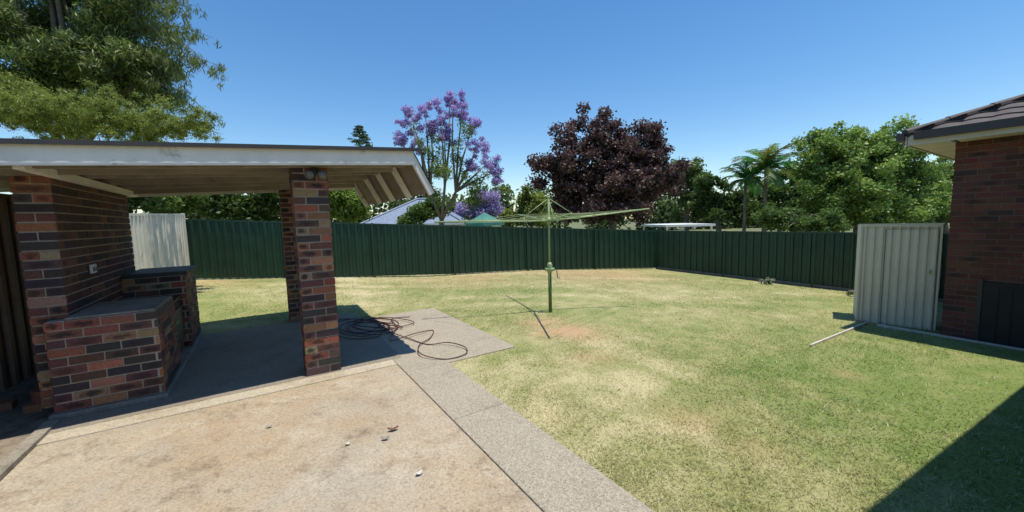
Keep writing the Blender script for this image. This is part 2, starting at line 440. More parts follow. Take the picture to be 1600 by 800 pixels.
mb.build('pillar', [M_mortar, M_brick], sh)
mb = MB(); brick_block(mb, px0, pxb, by0+.12, 2.65, .0, rz(px0)-.13, 'fblr', rpal=SHADEW)
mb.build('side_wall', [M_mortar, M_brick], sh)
def sbox(mb, xa, xb, ya, yb, h0, h1, mi=0):   # box that follows the roof fall, h measured down from rz
    p = [lp(x, y, rz(x)-h) for h in (h1, h0) for x, y in ((xa, ya), (xb, ya), (xb, yb), (xa, yb))]
    for f in ((3, 2, 1, 0), (4, 5, 6, 7), (0, 1, 5, 4), (1, 2, 6, 5), (2, 3, 7, 6), (3, 0, 4, 7)):
        mb.quad([p[i] for i in f], mi)
mb = MB(); sbox(mb, XL, XR, FY, FY+.035, 0, FH); mb.build('fascia', M_paint, sh)
mb = MB(); sbox(mb, XL, XR, YB-.03, YB, 0, FH); mb.build('fascia', M_paint, sh)
for yy, hh in ((-.07, .1), (.36, .1), (2.69, .1)):
    mb = MB(); sbox(mb, px0-.3, XR-.06, yy, yy+.045, .05, .05+hh); mb.build('beam', M_board, sh)
for yy in (1.05, 1.75, 2.3):
    mb = MB(); sbox(mb, XL, XR-.06, yy, yy+.045, .03, .11); mb.build('rafter', M_board, sh)
mb = MB(); sbox(mb, pxb+.012, pxb+.07, FY+.06, 2.9, .11, .17); mb.build('wall_plate', M_paint, sh)
mb = MB(); ns = 110
for i in range(ns):
    xa = XL-.03+(XR+.05-XL+.03)*i/ns; xb = XL-.03+(XR+.05-XL+.03)*(i+1)/ns
    za = .012+.01*(1 if i % 4 in (1, 2) else 0); zb = .012+.01*(1 if (i+1) % 4 in (1, 2) else 0)
    a, b_, c, d = lp(xa, FY-.02, rz(xa)+za), lp(xb, FY-.02, rz(xb)+zb), lp(xb, YB+.05, rz(xb)+zb), lp(xa, YB+.05, rz(xa)+za)
    mb.quad([a, b_, c, d], 0); k = EZ*-.008
    mb.quad([d+k, c+k, b_+k, a+k], 1); mb.quad([a+k, b_+k, b_, a], 0)
mb.build('roof_sheeting', [M_sheet, M_sheetin], sh)
mb = MB(); sbox(mb, XL-.03, XR+.06, FY-.045, FY-.024, -.028, .006); mb.build('roof_flashing', M_gutter, sh)
xt, zt, xb_, zb_ = XR, rz(XR), XR+.24, rz(XR)-.45
nrm = (e1*.45+EZ*.24).normalized()
mb = MB(); ns = 60
for i in range(ns):
    ya = FY+(YB-FY)*i/ns; yb = FY+(YB-FY)*(i+1)/ns
    oa = .02 if i % 4 in (1, 2) else 0; ob = .02 if (i+1) % 4 in (1, 2) else 0
    a, b_, c, d = lp(xt, ya, zt)+nrm*oa, lp(xb_, ya, zb_)+nrm*oa, lp(xb_, yb, zb_)+nrm*ob, lp(xt, yb, zt)+nrm*ob
    mb.quad([a, b_, c, d], 0); kk = nrm*-.006
    mb.quad([d+kk, c+kk, b_+kk, a+kk], 1)
mb.build('side_skirt', [M_sheet, M_sheetin], sh)
for yy in (FY+.01, .55, 1.3, 2.05, 3.0):
    mb = MB(); dv = V(lp(xb_, 0, zb_)-lp(xt, 0, zt))
    mb.box(lp(xt, yy, zt)-nrm*.075, dv, e2*.045, nrm*.065); mb.build('skirt_rafter', M_paint, sh)

# brick barbecue
BM = by0+.82; BN = 2.0; xa_ = pxb+.01
bq = thing('brick_barbecue', lp(bx1-.2, 1.4), 'built in brick barbecue bench with concrete top against the shelter wall', 'barbecue')
mb = MB(); brick_block(mb, bx0, bx1, by0, by0+.115, .05, .84, 'flr'); brick_block(mb, xa_, bx1-.001, by0+.12, BM, .05, .84, 'r'); mb.build('bench', [M_mortar, M_brick], bq)
mb = MB(); mb.box(lp(xa_, by0+.004, .842), e1*(bx1-xa_-.004), e2*.82, EZ*.022); mb.build('bench_top', M_cap, bq, bevel=.008)
mb = MB(); brick_block(mb, xa_, bx1, BN, 2.87, .05, 1.0, 'frb'); mb.build('fireplace', [M_mortar, M_brick], bq)
mb = MB(); brick_block(mb, xa_, bx1-.08, BM+.005, BN-.005, .05, .70, 'r'); mb.build('firebox', [M_mortar, M_brick], bq)
mb = MB(); L_ = BN-BM-.04; mb.box(lp(xa_, BM+.02, .72), e1*(bx1-xa_-.05), e2*L_, EZ*.025)
for i in range(6): mb.box(lp(xa_+.03+.08*i, BM+.03, .745), e1*.012, e2*(L_-.02), EZ*.012)
mb.build('hotplate', M_dark, bq)
mb = MB(); mb.box(lp(xa_, BN-.01, 1.002), e1*(bx1-xa_+.03), e2*.91, EZ*.05); mb.build('chimney_cap', M_dark, bq, bevel=.006)
mb = MB(); mb.box(lp(bx1-.068, BM+.06, .2), e1*.02, e2*(L_-.06), EZ*.42); pd = mb.build('firebox_door', M_dark, bq)
mb = MB(); q = BM+.15; mb.tube([lp(bx1-.045, q, .5), lp(bx1-.02, q, .5), lp(bx1-.02, q+.2, .5), lp(bx1-.045, q+.2, .5)], .008, 6); mb.build('handle', M_galv, pd)
mb = MB(); mb.box(lp(bx0-.04, by0-.05, 0), e1*(bx1-bx0+.07), e2*(2.95-by0), EZ*.048); mb.build('footing', M_cap, bq, bevel=.01)

p = lhit(141, 420, e1, pxb); _, oy = loc(p); oz = p.z; wx = pxb+.012
ol = thing('power_outlet', lp(wx, oy, oz), 'white double power outlet on the inside of the brick shelter wall', 'outlet')
mb = MB(); mb.box(lp(wx, oy-.07, oz-.045), e1*.02, e2*.14, EZ*.09); mb.build('plate', M_white, ol, bevel=.004)
for k in (-.035, .035):
    mb = MB(); mb.box(lp(wx+.021, oy+k-.02, oz-.025), e1*.006, e2*.04, EZ*.04); mb.build('socket', M_cap, ol)
fx, fz = .2, rz(.2)-.19
fl = thing('flood_light', lp(fx, -.09, fz), 'small grey flood light under the shelter fascia atop the front pillar', 'light')
M_gp = plain('grey_plastic', (.12, .12, .12), .5, .1)
mb = MB(); mb.box(lp(fx-.03, -.075, fz-.03), e1*.06, e2*.065, EZ*.06); mb.build('bracket', M_dark, fl)
for k in (-.055, .055):
    mb = MB(); a = lp(fx+k*.5, -.075, fz); d = (-e2*.75-EZ*.5+e1*k*6).normalized()
    mb.tube([a, a+d*.05, a+d*.06, a+d*.11], [.022, .026, .036, .042], 12); mb.build('lamp_head', M_gp, fl, True)

# ---------------------------------------------------------------- fences
def ribbed(mb, a, b, za0, za1, zb0, zb1, n, per=.19, dep=.03, prof=((0, 0), (.5, 0), (.58, 1), (.9, 1), (.98, 0))):
    d = b-a; d.z = 0; L = d.length; d.normalize()
    pts = []
    k = 0
    while k*per < L:
        for s, o in prof:
            x = (k+s)*per
            if x < L: pts.append((x, o*dep))
        k += 1
    pts.append((L, 0))
    for (x0, o0), (x1, o1) in zip(pts[:-1], pts[1:]):
        p0 = V((a.x, a.y, 0))+d*x0+n*o0; p1 = V((a.x, a.y, 0))+d*x1+n*o1
        t0 = x0/L; t1 = x1/L
        lo = [za0+(zb0-za0)*q for q in (t0, t1)]; hi = [za1+(zb1-za1)*q for q in (t0, t1)]
        mb.quad([p0+EZ*lo[0], p1+EZ*lo[1], p1+EZ*hi[1], p0+EZ*hi[0]], 0)
def fence(a, b, ta, tb, width, mt, label, toward, plinth=None, rail=.045):
    d = V((b.x-a.x, b.y-a.y, 0)); L = d.length; d.normalize()
    n = d.cross(EZ)
    if n.dot(toward-a) < 0: n = -n
    root = thing('metal_fence', V((a.x, a.y, a.z)), label, 'fence')
    k = max(1, round(L/width))
    for i in range(k+1):
        q = a+d*(L*i/k); tq = ta+(tb-ta)*i/k; g0 = gz(q.x, q.y)-.05
        mb = MB(); mb.box(V((q.x, q.y, g0))-d*.03-n*.02, d*.06, n*.065, EZ*(tq-g0+.01)); mb.build('post', mt, root)
        if i == k: break
        q2 = a+d*(L*(i+1)/k); tq2 = ta+(tb-ta)*(i+1)/k
        pa = q+d*.031; pb = q2-d*.031
        g1 = gz(pa.x, pa.y)+.03; g2 = gz(pb.x, pb.y)+.03
        mb = MB(); ribbed(mb, pa, pb, g1, tq-.04, g2, tq2-.04, n); mb.build('panel', mt, root)
        mb = MB(); s0 = V((pa.x, pa.y, tq-rail/2)); s1 = V((pb.x, pb.y, tq2-rail/2)); mb.bar(s0, s1, .06, rail, 0, n); mb.build('rail', mt, root)
        if plinth:
            mb = MB(); mb.bar(V((pa.x, pa.y, g1+.0))+n*.045, V((pb.x, pb.y, g2+.0))+n*.045, .025, .1, 0, n); mb.build('plinth', plinth, root)
    return root
FA = gp(297, 437); FB = gp(1027, 420); FC = gp(1335, 456)
ta, tb, tc = zat(FA, 342), zat(FB, 360), zat(FC, 363)
YARD = V((0, 6, 0))
fence(FA, FB, ta, tb, 2.4, M_green, 'long dark green ribbed metal fence across the back of the lawn', YARD)
dr = (FC-FB); FD = FC+dr*1.1; FD.z = gz(FD.x, FD.y)
fence(FB, FD, tb, tc+(tc-tb)*1.1, 2.4, M_green, 'dark green ribbed fence running from the back corner towards the shed', YARD, M_plinth)
LN = lp(-2.85, -1.2); ld = (FA-LN); ld.z = 0; LM = LN+ld*.42
cz = zat(FA, 334)
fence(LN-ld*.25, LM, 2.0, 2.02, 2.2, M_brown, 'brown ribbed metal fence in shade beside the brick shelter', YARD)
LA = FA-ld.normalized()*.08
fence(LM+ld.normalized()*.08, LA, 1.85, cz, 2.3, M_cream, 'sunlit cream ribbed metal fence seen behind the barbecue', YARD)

# ---------------------------------------------------------------- rotary clothesline
cb = gp(860, 488)
hb = zat(cb, 345); ht = zat(cb, 307); hm = zat(cb, 418)
cl = thing('rotary_clothesline', cb, 'pale green rotary clothesline standing in the middle of the lawn', 'clothesline')
mb = MB(); mb.tube([V((cb.x, cb.y, cb.z-.05)), V((cb.x, cb.y, hm))], .03, 12); mb.build('lower_pole', M_polegreen, cl, True)
mb = MB(); mb.tube([V((cb.x, cb.y, hm)), V((cb.x, cb.y, ht))], .016, 10); mb.build('mast', M_galv, cl, True)
mb = MB(); c = V((cb.x, cb.y, hm))
mb.tube([c-EZ*.1, c-EZ*.06, c+EZ*.05, c+EZ*.09], [.034, .046, .046, .028], 12)
mb.tube([c+V((-.08, -.02, -.03)), c+V((.08, -.02, -.03))], .028, 10)
gbx = mb.build('gearbox', M_galv, cl, True)
mb = MB(); mb.tube([c+V((.08, -.02, -.03)), c+V((.12, -.02, -.03)), c+V((.13, -.03, -.18)), c+V((.17, -.03, -.18))], .008, 8); mb.build('crank_handle', M_dark, gbx, True)
hub = V((cb.x, cb.y, hb)); top = V((cb.x, cb.y, ht))
mb = MB(); mb.tube([hub-EZ*.06, hub+EZ*.06], .034, 12); mb.build('hub', M_galv, cl, True)
mb = MB(); mb.tube([top-EZ*.04, top+EZ*.004], .023, 10); mb.build('mast_cap', M_galv, cl, True)
tips = []
for k, (a, dz, AR) in enumerate(((13, .17, 1.92), (108, .14, 1.6), (193, .03, 1.92), (275, .09, 1.6))):
    d = V((math.cos(RAD(a)), math.sin(RAD(a)), 0)); tipp = hub+d*AR+EZ*dz; tips.append(tipp)
    mb = MB(); mb.tube([hub+d*.04, hub.lerp(tipp, .5), tipp], .014, 8); arm = mb.build('arm', M_galv, cl, True)
    mb = MB(); mb.tube([top-EZ*.03, hub.lerp(tipp, .28)], .006, 6); mb.build('stay', M_galv, arm, True)
for fr in (.42, .62, .82, 1.0):
    mb = MB()
    for k in range(4):
        a = hub.lerp(tips[k], fr); b_ = hub.lerp(tips[(k+1) % 4], fr)
        mb.tube([a, a.lerp(b_, .5)-EZ*.03, b_], .0032, 5, 0, False)
    mb.build('line_wire', M_wire, cl, True)

# ---------------------------------------------------------------- hose
def spline(pts, k=8):
    out = []
    for i in range(len(pts)-1):
        p0 = pts[max(i-1, 0)]; p1 = pts[i]; p2 = pts[i+1]; p3 = pts[min(i+2, len(pts)-1)]
        for j in range(k):
            s = j/k
            out.append(.5*((2*p1)+(p2-p0)*s+(2*p0-5*p1+4*p2-p3)*s*s+(3*p1-p0-3*p2+p3)*s**3))
    out.append(pts[-1]); return out
hr = random.Random(12)
hp = [(640, 495), (612, 498)]
for i in range(8):
    cx_, cy_ = 580+hr.uniform(-20, 26), 510+hr.uniform(-5, 7); rx, ry = hr.uniform(24, 48), hr.uniform(8, 16); ph_ = hr.uniform(0, 1.2)
    for k in range(5): hp.append((cx_+rx*math.cos(ph_+k*1.257)+hr.uniform(-6, 6), cy_+ry*math.sin(ph_+k*1.257)+hr.uniform(-2, 2)))
hp += [(610, 531), (648, 521), (676, 516), (672, 528), (655, 539), (658, 553), (695, 561), (727, 553), (726, 542), (700, 535), (668, 538), (640, 529), (612, 519), (590, 505)]
pts = [on_z(u, v, .01+.009*(i % 4)) for i, (u, v) in enumerate(hp)]
mb = MB(); mb.tube(spline(pts), .0068, 8)
tag(mb.build('garden_hose', M_hose, smooth=True), 'dark red garden hose loosely coiled on the slab beside the pillar', 'hose')

# ---------------------------------------------------------------- garden shed
a = gp(1338, 500); b_ = gp(1459, 516); za, zb = zat(a, 352), zat(b_, 350)
d = V((b_.x-a.x, b_.y-a.y, 0)); W = d.length; d.normalize(); n = d.cross(EZ); n = n if n.dot(-a) > 0 else -n
sd_ = thing('garden_shed', a, 'small cream metal garden shed beside the brick house', 'shed')
g0 = min(a.z, b_.z)-.02; zt = (za+zb)/2
mb = MB()
SP = ((0, 0), (.3, 0), (.38, 1), (.62, 1), (.7, 0))
PER = W/9
ribbed(mb, a, b_, g0, zt, g0, zt, n, PER, .024, SP)
a2 = a-n*.6; b2 = b_-n*.6
ribbed(mb, a2, a, g0, zt-.03, g0, zt, -d, .17, .02, SP); ribbed(mb, b_, b2, g0, zt, g0, zt-.03, d, .17, .02, SP); ribbed(mb, a2, b2, g0, zt-.03, g0, zt-.03, -n, .17, .02, SP)
mb.build('walls', M_shed, sd_)
mb = MB(); mb.box(V((a.x, a.y, zt+.002))-d*.02+n*.032, d*(W+.04), -n*.66-EZ*.035, EZ*.018); mb.box(V((a.x, a.y, zt-.03))-d*.01+n*.026, d*(W+.02), n*.005, EZ*.03); mb.build('roof', M_shed, sd_)
d0 = PER*3; d1 = PER*8.7
q = V((a.x, a.y, 0))
mb = MB(); q2 = q+n*.0255
for x in (d0-.012, d1+.004): mb.box(q2+d*x+EZ*(g0+.03), d*.009, n*.002, EZ*(zt-.1-g0))
mb.box(q2+d*(d0-.003)+EZ*(zt-.07), d*(d1-d0+.006), n*.002, EZ*.006)
mb.build('door_gap_shade', M_gap, sd_)  # dark strips on the shed front standing in for shade in the door gap
mb = MB(); ribbed(mb, a+d*d0+n*.006, a+d*d1+n*.006, g0+.05, zt-.075, g0+.05, zt-.075, n, PER, .024, SP)
dr_ = mb.build('door', M_shed, sd_)
mb = MB(); mb.box(q+d*(d1-.07)+n*.026+EZ*(g0+.9), d*.018, n*.02, EZ*.07); mb.build('handle', M_galv, dr_)
for x in (0, W):
    mb = MB(); mb.box(V((a.x, a.y, g0))+d*(x-.012)+n*.001, d*.024, n*.025, EZ*(zt-g0-.034)); mb.build('corner_trim', M_shed, sd_)

def strip(p, q, label):
    mb = MB(); mb.bar(V((p.x, p.y, gz(p.x, p.y)+.008)), V((q.x, q.y, gz(q.x, q.y)+.008)), .022, .05)
    tag(mb.build('garden_edging', M_timber, bevel=.004), label, 'edging')
strip(gp(1266, 542), gp(1354, 506), 'short weathered grey edging board lying in the lawn, left of the shed')
strip(gp(1370, 509), gp(1640, 556), 'long pale edging board running past the shed and brick house')

# ---------------------------------------------------------------- brick house on the right
hc = gp(1471, 524); hx, hy = loc(hc); hz = gz(hc.x, hc.y)-.1
wt = zat(hc, 222)
hs = thing('brick_house', hc, 'red brick house with dark tiled roof at the right edge', 'house')
OV = .44
ec = lp(hx-OV-.08, hy+OV)
ze = zat(ec, 211)
# eave line of the wing that stands behind the camera's right shoulder
E = []
for (u, v) in ((1360, 800), (1600, 606)):
    s = gp(u, v); k = (ze-.08-s.z)/Lv.z; q = s+Lv*k; E.append(V((q.x, q.y, 0)))
f1 = (E[1]-E[0]).normalized(); f2 = V((-f1.y, f1.x, 0)); FRM = (E[0]-f2*.09, f1, f2)
def lm(x, y, z=0): return FRM[0]+f1*x+f2*y+EZ*z
xw = (lp(hx, -4)-FRM[0]).dot(f1)       # where the two wings meet
yj = (FRM[0]+f1*xw-P0).dot(e2)
mb = MB(); brick_block(mb, hx, hx+7, yj-6, hy, hz, wt, 'lb', RED, .15); mb.build('wall', [M_rmortar, M_brick], hs)
mb = MB(); brick_block(mb, -.4, xw-.02, -6, -OV, hz, wt, 'lb', RED, .15, FRM); mb.build('wall', [M_rmortar, M_brick], hs)
PT = RAD(22)
def tiles(mb, o, ud, vd, Ls, hipfn):
    up = (vd*math.cos(PT)+EZ*math.sin(PT)); nn = ud.cross(up); nn = nn if nn.z > 0 else -nn
    row = .28; k = int(Ls/row)
    for i in range(k):
        v0 = i*row; v1 = v0+row; umin, umax = hipfn(v0*math.cos(PT))
        x = umin; step = .05
        while x < umax:
            x1 = min(x+step, umax)
            w0 = .014*abs(math.sin(math.pi*x/.25)); w1 = .014*abs(math.sin(math.pi*x1/.25))
            A = o+ud*x+up*v0+nn*(.024+w0); B = o+ud*x1+up*v0+nn*(.024+w1)
            C = o+ud*x1+up*(v1+.01)+nn*(.006+w1); D = o+ud*x+up*(v1+.01)+nn*(.006+w0)
            mb.quad([A, B, C, D]); mb.quad([A-nn*.02, B-nn*.02, B, A]); x = x1
mb = MB(); RL = 4.0; EL = hy+OV-yj
tiles(mb, lp(hx-OV, hy+OV, ze), -e2, e1, RL, lambda v: (v, EL+v*1.0))
tiles(mb, lp(hx-OV, hy+OV, ze), e1, -e2, RL, lambda v: (v, 7.5))
tiles(mb, lm(-.9, 0, ze), f1, -f2, RL, lambda v: (0, xw-OV+.9+v))
rf = mb.build('roof', M_tile, hs)
mb = MB(); upv = V(e1-e2)*math.cos(PT)+EZ*math.sin(PT)
o = lp(hx-OV, hy+OV, ze+.025)
for i in range(9):
    s0 = .38*i; mb.tube([o+upv*s0, o+upv*(s0+.4)], [.065, .055], 10)
mb.build('ridge_cap', M_tile, rf)
def eave(mb, o, ud, out, L, h0, h1, w):
    mb.box(o+EZ*h0, ud*L, out*w, EZ*(h1-h0))
XW = xw-OV+.9-.1
mb = MB(); eave(mb, lp(hx-OV, hy+OV-.1, ze), -e2, -e1, EL-.11, -.08, .025, .08); eave(mb, lp(hx-OV-.08, hy+OV, ze), e1, e2, 7, -.08, .025, .08)
eave(mb, lm(-.9, 0, ze), f1, f2, XW-.1, -.08, .025, .09); mb.build('gutter', M_gutter, hs)
mb = MB(); eave(mb, lp(hx-OV+.022, hy+OV-.03, ze), -e2, -e1, EL-.05, -.15, -.01, .02); eave(mb, lp(hx-OV+.002, hy+OV-.022, ze), e1, e2, 7, -.15, -.01, .02)
eave(mb, lm(-.9, -.022, ze), f1, f2, XW-.1, -.15, -.01, .02); mb.build('fascia', M_soffit, hs)
mb = MB(); zs = ze-.14
mb.box(lp(hx-OV+.03, yj, zs), e1*(OV-.04), e2*(hy-yj-.04), EZ*.02); mb.box(lp(hx-OV+.03, hy+.015, zs), e1*7, e2*(OV-.05), EZ*.02)
mb.box(lm(-.9, -OV+.015, zs), f1*(XW-.1), f2*(OV-.05), EZ*.02); mb.build('soffit', M_soffit, hs)
p = lhit(1537, 440, e1, hx); yd = loc(p)[1]
mb = MB(); mb.box(lp(hx-.03, yd-1.0, hz), e1*.02, e2*1.0, EZ*(p.z-hz)); ad = mb.build('access_door', M_door, hs)
mb = MB()
for i in range(8): mb.box(lp(hx-.038, yd-.98+.12*i, hz+.05), e1*.007, e2*.1, EZ*(p.z-hz-.1))
mb.build('boards', M_door, ad)
mb = MB(); mb.box(lp(hx-.04, yd+.002, hz), e1*.04, e2*.04, EZ*(p.z-hz+.04)); mb.build('door_frame', M_gutter, hs)

# ---------------------------------------------------------------- foliage
def leafmesh(name, clumps, n, size, pal, parent, seed, aspect=.5, droop=0., fill=.4, base=None, mt=None, jit=.18):
    rg = np.random.default_rng(seed)
    C = np.array([c[:3] for c in clumps], float); R = np.array([c[3:6] for c in clumps], float)
    wgt = (R.prod(1))**(2/3); wgt /= wgt.sum()
    idx = rg.choice(len(C), n, p=wgt); sh = rg.random(len(C))
    dr = rg.normal(size=(n, 3)); dr /= np.linalg.norm(dr, axis=1)[:, None]
    rad = fill+(1-fill)*rg.random(n)**.6
    rad *= 1+jit*rg.normal(size=n)
    P = C[idx]+dr*R[idx]*rad[:, None]
    a = rg.normal(size=(n, 3)); a /= np.linalg.norm(a, axis=1)[:, None]; a[:, 2] -= droop; a /= np.linalg.norm(a, axis=1)[:, None]
    b = rg.normal(size=(n, 3)); b -= a*(a*b).sum(1)[:, None]; b /= np.linalg.norm(b, axis=1)[:, None]
    l = size*rg.uniform(.55, 1.35, n)[:, None]; w_ = l*aspect
    vv = np.stack([P-a*l/2, P+b*w_/2, P+a*l/2, P-b*w_/2], 1).reshape(-1, 3)
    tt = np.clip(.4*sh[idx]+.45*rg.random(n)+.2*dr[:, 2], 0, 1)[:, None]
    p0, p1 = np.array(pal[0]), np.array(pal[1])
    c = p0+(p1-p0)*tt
    if len(pal) > 2:
        m_ = rg.random(n) < pal[3]; c[m_] = np.array(pal[2])
    cc = np.repeat(np.concatenate([c, np.ones((n, 1))], 1), 4, 0)
    return fast(name, vv, np.arange(n*4).reshape(-1, 4), [mt or M_leaf], parent, cc, None, None, False, base)
def clumps_px(ells, d, n, cr, seed, dep=.8):
    rg = random.Random(seed); out = []
    tot = sum(e[2]*e[3] for e in ells)
    for (u, v, ru, rv) in ells:
        c = at(u, v, d); k = d/F
        for _ in range(max(3, int(n*ru*rv/tot))):
            x, y, z = (rg.gauss(0, 1) for _ in range(3)); l = math.sqrt(x*x+y*y+z*z); s = rg.uniform(.15, .97)
            q = cr*rg.uniform(.6, 1.25)
            out.append((c.x+x/l*s*ru*k, c.y+y/l*s*ru*k*dep, c.z+z/l*s*rv*k, q, q, q*.8))
    return out
def limbs(mb, base, fork, targets, r, seed):
    rg = random.Random(seed)
    mid = base.lerp(fork, .5)+V((rg.uniform(-.1, .1), rg.uniform(-.1, .1), 0))
    mb.tube([base-EZ*.2, base+EZ*.15, mid, fork], [r*1.5, r*1.1, r*.9, r*.75], 10)
    for tq in targets:
        m1 = fork.lerp(tq, .4)+V((rg.uniform(-.2, .2), rg.uniform(-.2, .2), rg.uniform(0, .3)))
        m2 = fork.lerp(tq, .75)+V((rg.uniform(-.15, .15), rg.uniform(-.15, .15), rg.uniform(0, .15)))
        rr = r*rg.uniform(.35, .6)
        mb.tube([fork-EZ*.1, m1, m2, tq], [rr, rr*.7, rr*.45, rr*.15], 7)
def tree(name, label, cat, d, ub, fork_v, ells, n, size, pal, nc, cr, seed, r=.2, aspect=.5, droop=0., fill=.4, bark=None, ground=-.9, group=None, nl=9):
    bb = at(ub, 400, d); base = V((bb.x, d, ground))
    root = thing(name, base, label, cat, group)
    cs = clumps_px(ells, d, nc, cr, seed)
    rg = random.Random(seed+1)
    mb = MB(); fk = at(ub+rg.uniform(-6, 6), fork_v, d)
    limbs(mb, base, fk, [V(c[:3]) for c in rg.sample(cs, min(nl, len(cs)))], r, seed)
    mb.build('trunk', bark or M_bark, root, True)
    leafmesh('crown', cs, n, size, pal, root, seed, aspect, droop, fill)
    return root, cs
G_DARK = ((.025, .055, .013), (.14, .22, .05)); G_MID = ((.04, .085, .018), (.25, .36, .075)); G_YEL = ((.1, .14, .022), (.38, .44, .1))

tree('plum_tree', 'large dark purple leaved tree behind the back fence corner', 'tree', 19, 955, 330,
     [(950, 265, 102, 82), (925, 213, 60, 44), (985, 218, 60, 37), (875, 262, 46, 62), (1030, 290, 44, 60), (950, 320, 88, 34), (955, 290, 92, 52), (905, 300, 60, 50), (1000, 255, 55, 50)], 76000, .145, ((.03, .017, .019), (.19, .11, .105), (.32, .21, .2), .12), 460, .42, 21, .22, .65, 0, .15)
tree('broadleaf_tree', 'big rounded bright green tree left of the brick house', 'tree', 22, 1345, 335,
     [(1345, 275, 112, 82), (1350, 222, 72, 34), (1275, 265, 50, 58), (1420, 280, 50, 68), (1330, 330, 104, 30), (1345, 300, 104, 52), (1300, 240, 50, 40), (1395, 240, 50, 40)], 84000, .155, ((.065, .13, .02), (.36, .5, .115), (.48, .58, .2), .08), 500, .46, 31, .28, .65, 0, .15)
tree('leafy_tree', 'loose olive green tree between the purple tree and palms', 'tree', 30, 1072, 340,
     [(1072, 280, 40, 45), (1085, 315, 42, 40)], 12000, .22, ((.06, .095, .02), (.28, .34, .1)), 60, .55, 41, .2, .6, 0, .2)
tree('dark_tree', 'dark green tree filling the gap left of the palms', 'tree', 27, 1125, 340,
     [(1130, 320, 44, 40), (1105, 285, 20, 28), (1165, 325, 35, 32)], 12000, .2, G_DARK, 66, .5, 42, .2, .6, 0, .2)
tree('backdrop_tree', 'mid green tree standing behind the trunks of the twin palms', 'tree', 32, 1215, 345,
     [(1200, 308, 60, 46), (1245, 296, 40, 46), (1170, 318, 34, 34)], 15000, .28, G_MID, 76, .65, 61, .2, .6, 0, .2)
tree('backdrop_tree', 'loose green tree between the rounded tree and brick house', 'tree', 27, 1475, 345,
     [(1470, 290, 40, 55), (1455, 330, 50, 30), (1500, 270, 40, 50)], 10000, .25, G_MID, 56, .55, 62, .2, .35, .5, .2)
tree('low_tree', 'low dark bush behind right fence beneath the rounded tree', 'tree', 16, 1255, 350,
     [(1220, 344, 44, 28), (1290, 348, 46, 22)], 11000, .12, ((.03, .065, .014), (.19, .29, .065)), 64, .3, 43, .09, .6)
tree('shrub_tree', 'bright green bush showing under the shelter roof right of the front pillar', 'tree', 16, 545, 345,
     [(545, 325, 38, 36), (520, 310, 34, 26)], 9000, .14, ((.06, .12, .018), (.3, .42, .07)), 46, .35, 44, .1, .6)
tree('hedge_tree', 'dark green bush behind green fence, left of the rear pillar', 'tree', 15, 400, 345,
     [(400, 325, 52, 42), (345, 315, 52, 40), (440, 305, 38, 34)], 14000, .16, G_DARK, 80, .4, 45, .12, .6)
tree('side_tree', 'mid green bush beyond cream fence, under the left of the roof', 'tree', 13, 265, 330,
     [(270, 305, 54, 34), (215, 300, 44, 32)], 9000, .14, G_MID, 56, .35, 46, .1, .6)
tree('garden_tree', 'yellow green bush over the back fence beside the teal umbrella', 'tree', 24, 830, 345,
     [(832, 322, 38, 32), (795, 340, 24, 16)], 9000, .17, G_YEL, 50, .42, 47, .1, .6, 0, .2)
tree('garden_tree', 'small leafy green bush between the blue tiled roof and jacaranda', 'tree', 22, 652, 350,
     [(652, 335, 28, 18), (672, 328, 24, 22)], 5500, .16, G_MID, 34, .38, 48, .08, .6)
tree('far_jacaranda', 'low distant mass of mauve blossom behind the teal umbrella', 'tree', 34, 765, 345,
     [(765, 318, 34, 22), (735, 335, 26, 14)], 6500, .25, ((.26, .2, .38), (.55, .46, .7)), 34, .6, 49, .15, .6)
# jacaranda
d = 20; root = thing('jacaranda_tree', V((at(690, 400, d).x, d, -.9)), 'tall slender jacaranda with purple blossom over the back fence', 'tree')
tipsj = [(702, 150, 30, 18), (640, 196, 24, 26), (738, 202, 24, 19), (664, 172, 24, 18), (722, 176, 24, 18), (768, 252, 23, 23), (624, 216, 16, 14), (690, 188, 26, 22), (748, 228, 19, 17), (655, 228, 22, 16), (708, 160, 28, 19), (694, 216, 22, 16), (775, 272, 15, 18), (735, 255, 18, 14), (672, 198, 24, 16), (640, 178, 18, 12)]
mb = MB(); fk = at(690, 345, d); rg_ = random.Random(2)
stems = [at(672, 300, d), at(695, 290, d), at(712, 300, d)]
mb.tube([V((fk.x, d, -1)), fk], [.2, .15], 10)
for i, (u, v, ru, rv) in enumerate(tipsj):
    tq = at(u, v-4, d+rg_.uniform(-1.2, 1.2)); st = min(stems, key=lambda s: abs(s.x-tq.x))
    mb.tube([fk, st, st.lerp(tq, .5)+V((rg_.uniform(-.15, .15), 0, rg_.uniform(-.1, .2))), tq], [.09, .065, .045, .012], 7)
mb.build('trunk', M_bark, root, True)
cs = []
for i, e in enumerate(tipsj): cs += clumps_px([e], d, 9, .23, 60+i, 1.2)
leafmesh('blossom', cs, 24000, .085, ((.3, .22, .52), (.64, .51, .88), (.14, .16, .06), .06), root, 77, .65, 0, .1)
cs = clumps_px([(690, 250, 70, 70), (760, 290, 35, 45), (660, 290, 40, 40), (735, 320, 40, 25)], d, 52, .42, 88, 1)
leafmesh('crown', cs, 7000, .14, ((.07, .11, .022), (.26, .34, .08)), root, 89, .35, .3, .1)

